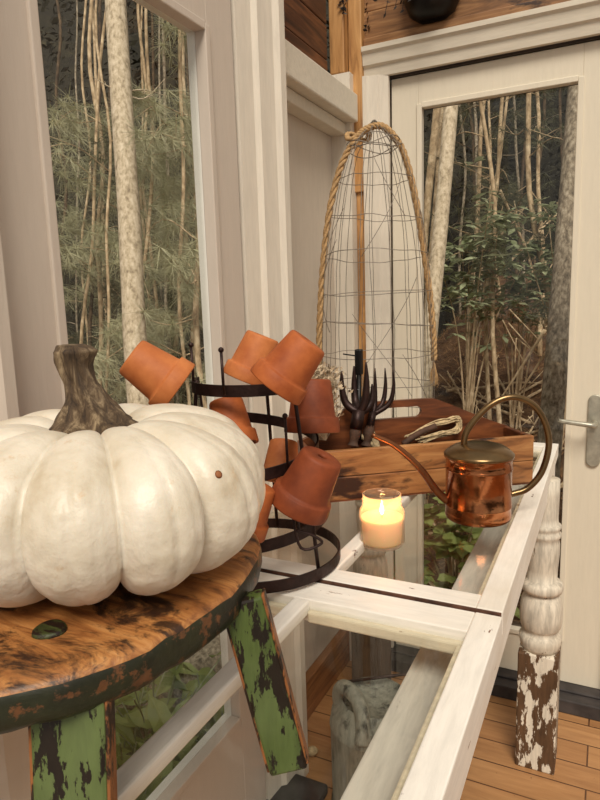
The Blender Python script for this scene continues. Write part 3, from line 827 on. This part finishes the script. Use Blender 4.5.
for k in range(7):
    a0 = 2*PI*k/7+.3; b = MB(); pts = []
    for i in range(16):
        t = i/15; z = .05+.10*k+.25*t; a = a0+(1.2 if k % 2 else -1.1)*t; r_ = cr(min(z, .87)); pts.append((r_*math.cos(a), r_*math.sin(a), min(z, .87)))
    b.tube(pts, .0009, 5); b.build('diagonal_wire', M['wire'], cg, smooth=True)
# rope over it: three twisted strands
ev = vd.normalized(); rp = [(-.158, .17), (-.158, .30), (-.152, .42), (-.140, .55), (-.118, .69), (-.085, .80), (-.045, .862), (-.02, .885), (.02, .893), (.055, .865), (.085, .81), (.112, .70), (.135, .56), (.152, .43), (.160, .33), (.162, .27)]
path = spline([ev*(x-.004)+V((0, 0, z))+V((ev.y, -ev.x, 0))*.012 for x, z in rp], 420)
ro = None
for s_ in range(3):
    if ro is None: mb = MB()
    pts = []
    for i, p in enumerate(path):
        d = (path[min(i+1, 420)]-path[max(i-1, 0)]).normalized(); u = V((ev.y, -ev.x, 0)); u = (u-d*u.dot(d)).normalized(); q = d.cross(u); an = i*.30+s_*2*PI/3
        pts.append(p+(u*math.cos(an)+q*math.sin(an))*.0048)
    mb.tube(pts, .0048, 6); ro = 1
# knot
for s_ in range(2):
    kp = [ev*(-.045+.03*math.cos(t_*.7)+.004*s_)+V((ev.y, -ev.x, 0))*(.014*math.sin(t_*.7))+V((0, 0, .872+.010*math.sin(t_*1.4))) for t_ in range(10)]
    mb.tube(spline(kp, 40), .0055, 8)
rope = mb.build('rope', M['rope'], cg, smooth=True)
b = MB(); pe = path[-1]
for k in range(60):
    a = random.uniform(0, 2*PI); r_ = random.uniform(.002, .014); ln = random.uniform(.04, .075)
    b.tube([pe, pe+V((r_*.5*math.cos(a), r_*.5*math.sin(a), -ln*.5)), pe+V((r_*math.cos(a), r_*math.sin(a), -ln))], .0009, 4)
b.build('frayed_end', M['rope'], rope)

# ------------------------------------------------------------------ zinc can on the floor
ZC = V((-.478, 1.325, 0)); zc = empty('watering_can', ZC, 'old grey zinc watering can on the floor under the glass table', 'watering can')
b = MB(); b.lathe([(.0005, .001), (.112, .001), (.116, .006), (.112, .012), (.112, .225), (.114, .23), (.112, .235), (.108, .262), (.088, .285), (.084, .295), (.080, .295), (.078, .282), (.0005, .270)], 48, None, True, lambda a, z: .012*math.sin(3*a+z*9)); b.build('body', M['concrete'], zc, smooth=True)
b = MB(); b.tube(spline([(-.085, -.02, .26), (-.082, -.03, .305), (-.06, -.045, .332), (-.02, -.065, .322), (.0, -.085, .285), (.005, -.105, .24)], 40), .0185, 14); b.build('handle', M['concrete'], zc, smooth=True)
b = MB(); b.tube([(-.10, .02, .295), (.10, .10, .33)], .004, 8); b.build('cross_wire', M['iron'], zc, smooth=True)
b = MB(); b.tube(spline([(.10, .05, .06), (.16, .08, .16), (.21, .10, .30)], 20), lambda s_: .022-.01*s_, 14); b.build('spout', M['concrete'], zc, smooth=True)
b = MB(); p = onz(312, 749, .02); b.lathe([(.0005, -.014), (.012, -.009), (.017, 0), (.011, .009), (.0005, .013)], 16, Matrix.Translation((p.x, p.y, .014)), True, lambda a, z: .1*math.sin(2*a)); tag(b.build('pebble', M['twine'], smooth=True), 'small pale round pebble on floor beside the zinc can', 'pebble')

# ------------------------------------------------------------------ hanging things near the top
hb_ = empty('hanging_planter', at(432, -8, 1.78), 'dark round planter hanging above the right door, cut by the top edge', 'planter')
b = MB(); b.lathe([(.0005, -.075), (.04, -.072), (.065, -.055), (.08, -.02), (.085, .02), (.088, .05), (.080, .05), (.076, .02), (.0005, .01)], 36); b.build('bowl', M['black'], hb_, smooth=True)
b = MB()
for k in range(110):
    a = random.uniform(0, 2*PI); r_ = random.uniform(.03, .19); z1 = random.uniform(-.05, .09); P = [V((.04*math.cos(a), .04*math.sin(a), .03)), V((r_*.7*math.cos(a), r_*.7*math.sin(a), .09)), V((r_*math.cos(a), r_*math.sin(a), z1))]
    b.tube(spline(P, 6), .001, 4)
    for q in range(5):
        e_ = P[1].lerp(P[2], q/4); s_ = .009; nn = V((random.uniform(-1, 1), random.uniform(-1, 1), random.uniform(-1, 1))).normalized(); a_ = nn.orthogonal().normalized(); c_ = nn.cross(a_)
        b.add([e_-a_*s_, e_-c_*s_*.4, e_+a_*s_, e_+c_*s_*.4], [(0, 1, 2, 3)])
b.build('trailing_leaves', M['lavender'], hb_)
b = MB(); 
for k in range(3): a = 2*PI*k/3+.4; b.tube([(.084*math.cos(a), .084*math.sin(a), .048), (0, 0, .40)], .0012, 5)
b.build('hanger_wire', M['black'], hb_)
for (u, v0, v1, d, lab) in ((344, -60, 14, 1.86, 'dark dried sprig hanging on the corner post, leftmost of the three'), (368, -60, 32, 1.90, 'dark dried sprig hanging beside the corner post, middle of the three'), (393, -50, 18, 1.9, 'dark dried sprig hanging left of the dark planter')):
    b = MB(); p0, p1 = at(u-3, v0, d), at(u, v1, d); b.tube([p0, p1], .0011, 5)
    for k in range(46):
        c_ = p0.lerp(p1, .45+.55*k/46); sd = V((random.uniform(-1, 1), random.uniform(-1, .2), random.uniform(-.6, .3))).normalized(); ln = random.uniform(.012, .024)
        a_ = sd.orthogonal().normalized()*.0045
        b.add([c_, c_+sd*ln*.5+a_, c_+sd*ln, c_+sd*ln*.5-a_], [(0, 1, 2, 3)])
    tag(b.build('dried_sprig', M['lavender']), lab, 'dried sprig', 'dried sprigs hanging on the pine boards')

# ------------------------------------------------------------------ outdoors
def gz(x, y):
    z = -.30
    if y > 2.2: z += .30*(y-2.2)*max(0, min(1, (x+2.6)/1.2))
    rr = math.hypot(x+.7, y-1)
    if rr > 8: z += (rr-8)*1.1  # steep rise added as a dark backdrop behind the trees
    return z+.05*noise.noise(V((x*1.3, y*1.3, 0)))+.02*noise.noise(V((x*5, y*5, 2)))


def grid(x0, x1, y0, y1, n, m, cut=None):
    vs = []; fs = []
    for j in range(m+1):
        for i in range(n+1):
            x = x0+(x1-x0)*i/n; y = y0+(y1-y0)*j/m; vs.append((x, y, gz(x, y)))
    for j in range(m):
        for i in range(n):
            xc = x0+(x1-x0)*(i+.5)/n; yc = y0+(y1-y0)*(j+.5)/m
            if cut and cut(xc, yc): continue
            a = j*(n+1)+i; fs.append((a, a+1, a+n+2, a+n+1))
    return MB().add(vs, fs)


g = grid(-16, 8, -6, 18, 160, 160, lambda x, y: (x > -.88 and y < 2.04) or math.hypot(x+.7, y-1) > 7.3)
tag(g.build('forest_ground', M['earth'], smooth=True), kind='structure')
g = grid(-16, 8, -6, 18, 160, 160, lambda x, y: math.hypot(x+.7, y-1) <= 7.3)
tag(g.build('backdrop_hillside', M['hill'], smooth=True), kind='structure')  # added backdrop hill, forest shade is put into its dark colour


def needles(mb, c, n, ln, droop=.3, wd=.0016):
    for q in range(n):
        d = V((random.gauss(0, 1), random.gauss(0, 1), random.gauss(-droop, .7))).normalized(); l_ = ln*random.uniform(.6, 1.1); s_ = d.orthogonal().normalized()*wd
        mb.add([c-s_, c+s_, c+d*l_+V((0, 0, -.1*l_))], [(0, 1, 2)])


def leaf(mb, c, d, ln, wd, cup=.15):
    d = V(d).normalized(); s_ = d.cross(V((random.uniform(-.4, .4), random.uniform(-.4, .4), 1))); s_ = s_.normalized() if s_.length > .01 else V((1, 0, 0)); n_ = s_.cross(d)
    mb.add([c, c+d*ln*.3+s_*wd*.42, c+d*ln*.62+s_*wd*.46-n_*cup*ln*.1, c+d*ln-n_*cup*ln, c+d*ln*.62-s_*wd*.46-n_*cup*ln*.1, c+d*ln*.3-s_*wd*.42, c+d*ln*.45+n_*-.06*ln], [(0, 1, 6), (1, 2, 6), (2, 3, 6), (3, 4, 6), (4, 5, 6), (5, 0, 6)])


def trunk(p0, p1, r0_, r1_, mat, label, group=None, twigs=0, crown=None, wob=.02, name='tree', cat='tree', tw_len=.5):
    """p0,p1: seen points; extended down to the ground and upward"""
    p0, p1 = V(p0), V(p1); d = (p1-p0); d = d/abs(d.z)
    gzv = gz(p0.x, p0.y); base = p0-d*(p0.z-gzv+.05) if d.z > 0 else p0
    top = base+d*5.2
    t = empty(name, base, label, cat, group); m = 26; ph = random.uniform(0, 9)
    pts = []
    for i in range(m):
        s_ = i/(m-1); q = (top-base)*s_; pts.append(q+V((wob*noise.noise(V((s_*5, ph, 0))), wob*noise.noise(V((s_*5, ph, 4))), 0))*min(1, s_*6))
    b = MB(); b.tube(pts, lambda s_: (r0_+(r1_-r0_)*s_)*(1+.25*math.exp(-s_*30))*(1+.05*noise.noise(V((s_*30, ph, 1)))), 12); b.build('trunk', mat, t, smooth=True)
    if twigs:
        b = MB(); fo = MB()
        for k in range(twigs):
            s_ = random.uniform(.12, .62); q = pts[int(s_*(m-1))]; a = random.uniform(0, 2*PI); ln = tw_len*random.uniform(.3, 1)
            e1 = q+V((math.cos(a)*ln*.5, math.sin(a)*ln*.5, ln*random.uniform(-.1, .3))); e2 = q+V((math.cos(a)*ln, math.sin(a)*ln, ln*random.uniform(-.35, .5)))
            b.tube(spline([q, e1, e2], 8), lambda s2: .0045*(1-.7*s2), 4)
            e3 = e1+V((random.uniform(-.2, .2), random.uniform(-.2, .2), random.uniform(-.15, .2)))*ln*1.6; b.tube([e1, e3], .0022, 4)
            if crown:
                for c_ in (e1, e2, e3):
                    for z_ in range(crown[1]): needles(fo, c_+V((random.gauss(0, .05), random.gauss(0, .05), random.gauss(0, .04))), crown[2], crown[3])
        tag(b.build('branches', mat, t), kind='stuff')
        if crown: fo.build('foliage', crown[0], t)
    return t


# left view: the tall pale pine and saplings
trunk(at(139, 390, 3.1), at(117, 0, 3.25), .062, .050, M['bark'], 'tall pale pine trunk, thickest behind the left door glass', twigs=6, tw_len=.4)
LT = [(62, 60, 5.5, 'bark_dark'), (100, 93, 4.6, 'bark_tan'), (112, 104, 4.0, 'bark_tan'), (118, 114, 5.0, 'bark_dark'), (160, 155, 6.0, 'bark_dark'), (186, 176, 3.7, 'bark_tan'), (175, 165, 4.6, 'bark_grey'), (195, 184, 4.4, 'bark_tan'), (202, 191, 5.0, 'bark_grey'),
      (205, 198, 3.4, 'bark_tan'), (88, 80, 5.4, 'bark_tan'), (76, 74, 6.2, 'bark_grey'), (150, 141, 5.2, 'bark_tan'), (168, 160, 6.5, 'bark_grey'), (128, 128, 6.8, 'bark_dark'), (108, 112, 6.1, 'bark_dark'), (180, 186, 5.6, 'bark_dark'), (92, 100, 4.9, 'bark_dark'), (145, 150, 4.2, 'bark_tan'), (155, 138, 4.9, 'bark_tan'), (210, 205, 4.1, 'bark_tan'), (83, 108, 4.4, 'bark_tan'), (172, 190, 4.8, 'bark_tan'), (115, 96, 5.6, 'bark_tan')]
for k, (u0, u1, d, mt) in enumerate(LT):
    crown = (M['needles'] if k % 3 != 1 else M['needles_dark'], 4, 30, .15) if k % 4 != 3 else None
    trunk(at(u0, 380, d), at(u1, 20, d+.1), random.uniform(.010, .020), random.uniform(.007, .013), M[mt], 'slender sapling in the forest seen through the left door', 'saplings behind the left door', twigs=12, crown=crown, wob=.10)
# right view
trunk(at(431, 345, 3.3), at(452, 104, 3.4), .043, .035, M['bark'], 'pale pine trunk leaning right, at the left edge of the right door glass', twigs=3)
trunk(at(425, 240, 4.3), at(437, 106, 4.3), .030, .025, M['bark_tan'], 'tan trunk leaning, left of the pale trunk behind right door')
trunk(at(433, 240, 4.9), at(443, 106, 4.9), .028, .024, M['bark_tan'], 'tan trunk half hidden just behind the pale leaning trunk')
trunk(at(556, 380, 2.75), at(574, 150, 2.8), .052, .044, M['bark_grey'], 'rough grey trunk at the right edge of the right door glass')
RTr = [(468, 482, 5.0, 'bark_tan'), (478, 478, 6.2, 'bark_grey'), (493, 502, 4.2, 'bark_tan'), (488, 470, 5.6, 'bark_dark'), (540, 541, 5.3, 'bark_tan'), (512, 528, 6.1, 'bark_dark'), (548, 532, 3.9, 'bark_tan'), (528, 512, 6.6, 'bark_grey'), (505, 489, 6.8, 'bark_tan'), (460, 462, 6.6, 'bark_grey'), (558, 560, 6.0, 'bark_dark'), (520, 548, 5.4, 'bark_dark'), (497, 486, 3.9, 'bark_tan'), (475, 500, 4.7, 'bark_tan')]
for k, (u0, u1, d, mt) in enumerate(RTr):
    crown = (M['needles_dark'], 3, 24, .12) if k % 2 == 0 else None
    trunk(at(u0, 360, d), at(u1, 100, d+.1), random.uniform(.012, .020), random.uniform(.008, .014), M[mt], 'slender sapling in the forest seen through the right door', 'saplings behind the right door', twigs=8, crown=crown, wob=.10)


def shrub(c, rad_, n, lm, label, ln=.06, wd=.028, stems=9, name='shrub', group=None, zmul=.7):
    c = V(c); base = V((c.x, c.y, gz(c.x, c.y)-.02)); t = empty(name, base, label, 'shrub', group); b = MB(); fo = MB(); cc = c-base
    ends = []
    for k in range(stems):
        e_ = cc+V((random.gauss(0, rad_*.5), random.gauss(0, rad_*.4), random.gauss(0, rad_*.45*zmul))); m_ = V((e_.x*.35, e_.y*.35, e_.z*.6)); b.tube(spline([V((random.uniform(-.03, .03), random.uniform(-.03, .03), 0)), m_, e_], 10), lambda s_: .007*(1-.7*s_), 5); ends.append((m_, e_))
    b.build('stems', M['bark_tan'], t)
    for k in range(n):
        m_, e_ = random.choice(ends); q = m_.lerp(e_, random.uniform(.3, 1.1))+V((random.gauss(0, rad_*.22), random.gauss(0, rad_*.22), random.gauss(0, rad_*.2)))
        for z_ in range(5):
            a = random.uniform(0, 2*PI); leaf(fo, q, (math.cos(a), math.sin(a), random.uniform(-.5, .35)), ln*random.uniform(.7, 1.2), wd)
    fo.build('leaves', lm, t); return t


shrub(at(470, 245, 3.9), .36, 150, M['leaf'], 'leafy green laurel in the middle of the right door view, left half', .085, .036)
shrub(at(520, 252, 4.1), .40, 150, M['leaf'], 'leafy green laurel in the middle of the right door view, right half', .085, .036)
shrub(at(566, 215, 3.7), .28, 90, M['leaf'], 'leafy branch by the grey trunk at the upper right of the right door', .075, .034)
shrub(at(455, 500, 2.55), .20, 80, M['leaf_bright'], 'pale round-leaved vine low outside the right door glass', .06, .05, 8)
shrub(at(470, 560, 2.5), .17, 60, M['leaf_bright'], 'pale round-leaved vine at the sill outside the right door', .06, .05, 8)
# leafy plants low outside the left glass
for (u, v, x, lab) in ((150, 700, -1.16, 'broad-leaved pale green plant low outside left glass, beyond the stool rim'), (120, 740, -1.14, 'broad-leaved plant outside the left door glass, nearest the camera'), (205, 715, -1.15, 'broad-leaved plant at the lower right corner of the left glass'), (180, 660, -1.32, 'pale leafy plant growing beside the fallen log')):
    r_ = FW+RT*((u-300)/FPX)-UP*((v-400)/FPX); p = CAM+r_*(x/r_.x)
    base = V((p.x, p.y, -.31)); t = empty('leafy_plant', base, lab, 'plant', 'broad-leaved plants outside the left door'); b = MB(); fo = MB(); pz = p-base
    for k in range(44):
        e_ = pz+V((random.gauss(0, .11), random.gauss(0, .14), random.gauss(-.04, .12))); b.tube(spline([V((random.uniform(-.04, .04), random.uniform(-.04, .04), 0)), V((e_.x*.4, e_.y*.4, max(.02, e_.z*.7))), e_], 8), .0022, 5)
        a = random.uniform(0, 2*PI); leaf(fo, e_, (math.cos(a), math.sin(a), random.uniform(-.5, .1)), random.uniform(.11, .16), random.uniform(.045, .065), .2)
    b.build('stems', M['leaf'], t); fo.build('leaves', M['leaf_bright'], t)
lg = MB(); r_ = FW+RT*((215-300)/FPX)-UP*((655-400)/FPX); p = CAM+r_*(-1.25/r_.x)
lg.tube(spline([V((-1.15, p.y+.35, -.1)), V((-1.22, p.y+.1, -.05)), V((-1.35, p.y-.3, -.1)), V((-1.5, p.y-.7, -.14))], 20), lambda s_: .10+.01*math.sin(s_*20), 18)
tag(lg.build('fallen_log', M['bark_grey'], smooth=True), 'grey fallen log lying outside low behind left door glass', 'log')
# fallen branches on the slope behind the right door
for k in range(26):
    u, v, d = random.uniform(430, 575), random.uniform(325, 400), random.uniform(3.0, 5.0)
    c = at(u, v, d); a = random.uniform(0, PI); ln = random.uniform(.4, 1.1); z0 = gz(c.x, c.y)
    b = MB(); P = [V((c.x+ln*(s_-.5)*math.cos(a), c.y+ln*(s_-.5)*math.sin(a), gz(c.x+ln*(s_-.5)*math.cos(a), c.y+ln*(s_-.5)*math.sin(a))+.02+(.25*random.random() if s_ == 1 else .06*random.random()))) for s_ in (0, .33, .66, 1)]
    b.tube(spline(P, 14), lambda s_: .013*(1-.6*s_), 6)
    for q in range(4):
        i0 = spline(P, 14)[3+q*3]; b.tube([i0, i0+V((random.uniform(-.15, .15), random.uniform(-.15, .15), random.uniform(.02, .2)))], .004, 5)
    tag(b.build('fallen_branch', M['bark_tan'], smooth=True), 'bare fallen branch lying on the brown slope behind the right door', 'branch', 'fallen branches on the slope')
# leaning bare branches crossing the view
for (u0, v0, u1, v1, d, lab) in ((475, 300, 572, 200, 4.4, 'bare branch slanting up to the right across the dark gap'), (500, 190, 545, 330, 4.6, 'bare branch slanting down right in front of the dark gap'), (455, 290, 520, 215, 4.1, 'bare branch behind the laurel, slanting up right'), (545, 330, 500, 400, 3.6, 'pale forked branch propped on the slope at the right'), (560, 330, 520, 392, 3.8, 'grey forked branch leaning beside the rough trunk')):
    b = MB(); p0, p1 = at(u0, v0, d), at(u1, v1, d+.3); P = spline([p0, p0.lerp(p1, .5)+V((.03, 0, .05)), p1], 16); b.tube(P, lambda s_: .012*(1-.5*s_), 6)
    for q in range(4): i0 = P[3+q*3]; b.tube([i0, i0+V((random.uniform(-.25, .25), random.uniform(-.1, .1), random.uniform(.0, .3)))], .004, 5)
    tag(b.build('bare_branch', M['bark_tan'], smooth=True), lab, 'branch')
# pine straw on the slope
b = MB()
for k in range(26000):
    x = random.uniform(-3.4, 1.0); y = random.uniform(2.3, 7.0); z = gz(x, y)+random.uniform(.0, .04); a = random.uniform(0, 2*PI); ln = random.uniform(.05, .14); d = V((math.cos(a), math.sin(a), random.uniform(-.1, .5))); s_ = V((-math.sin(a), math.cos(a), 0))*.0024; p = V((x, y, z)); b.add([p-s_, p+s_, p+d*ln], [(0, 1, 2)])
tag(b.build('pine_straw', M['straw']), 'fallen brown pine needles covering the slope behind the right door', 'pine straw', kind='stuff')
# dense undergrowth far behind, forest shade painted into its dark colour
b = MB()
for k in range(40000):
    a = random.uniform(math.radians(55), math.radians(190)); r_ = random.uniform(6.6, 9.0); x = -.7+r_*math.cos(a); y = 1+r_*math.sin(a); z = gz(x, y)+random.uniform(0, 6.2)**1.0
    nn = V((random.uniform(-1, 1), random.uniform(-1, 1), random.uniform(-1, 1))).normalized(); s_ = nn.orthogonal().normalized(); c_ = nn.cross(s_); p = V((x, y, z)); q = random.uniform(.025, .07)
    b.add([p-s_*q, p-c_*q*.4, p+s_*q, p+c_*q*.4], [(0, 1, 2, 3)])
tag(b.build('forest_undergrowth', M['shaded_under']), 'dense foliage filling the depth of the forest, its shade painted in as dark colour', 'undergrowth', kind='stuff')

# place the pumpkin scar on the skin by nearest vertex along the view line
tgt = None; dd = (FW+RT*((219-300)/FPX)-UP*((470-400)/FPX)).normalized()
for vtx in skin.data.vertices:
    wv = V(vtx.co)+PC; rel = wv-CAM; tt = rel.dot(dd); off = (rel-dd*tt).length
    if off < .004 and vtx.normal.dot(dd) < -.1 and (tgt is None or tt < tgt[0]): tgt = (tt, vtx.co.copy(), vtx.normal.copy())
if tgt:
    BLM.location = tgt[1]; BLM.rotation_mode = 'QUATERNION'; BLM.rotation_quaternion = tgt[2].to_track_quat('Z', 'Y')
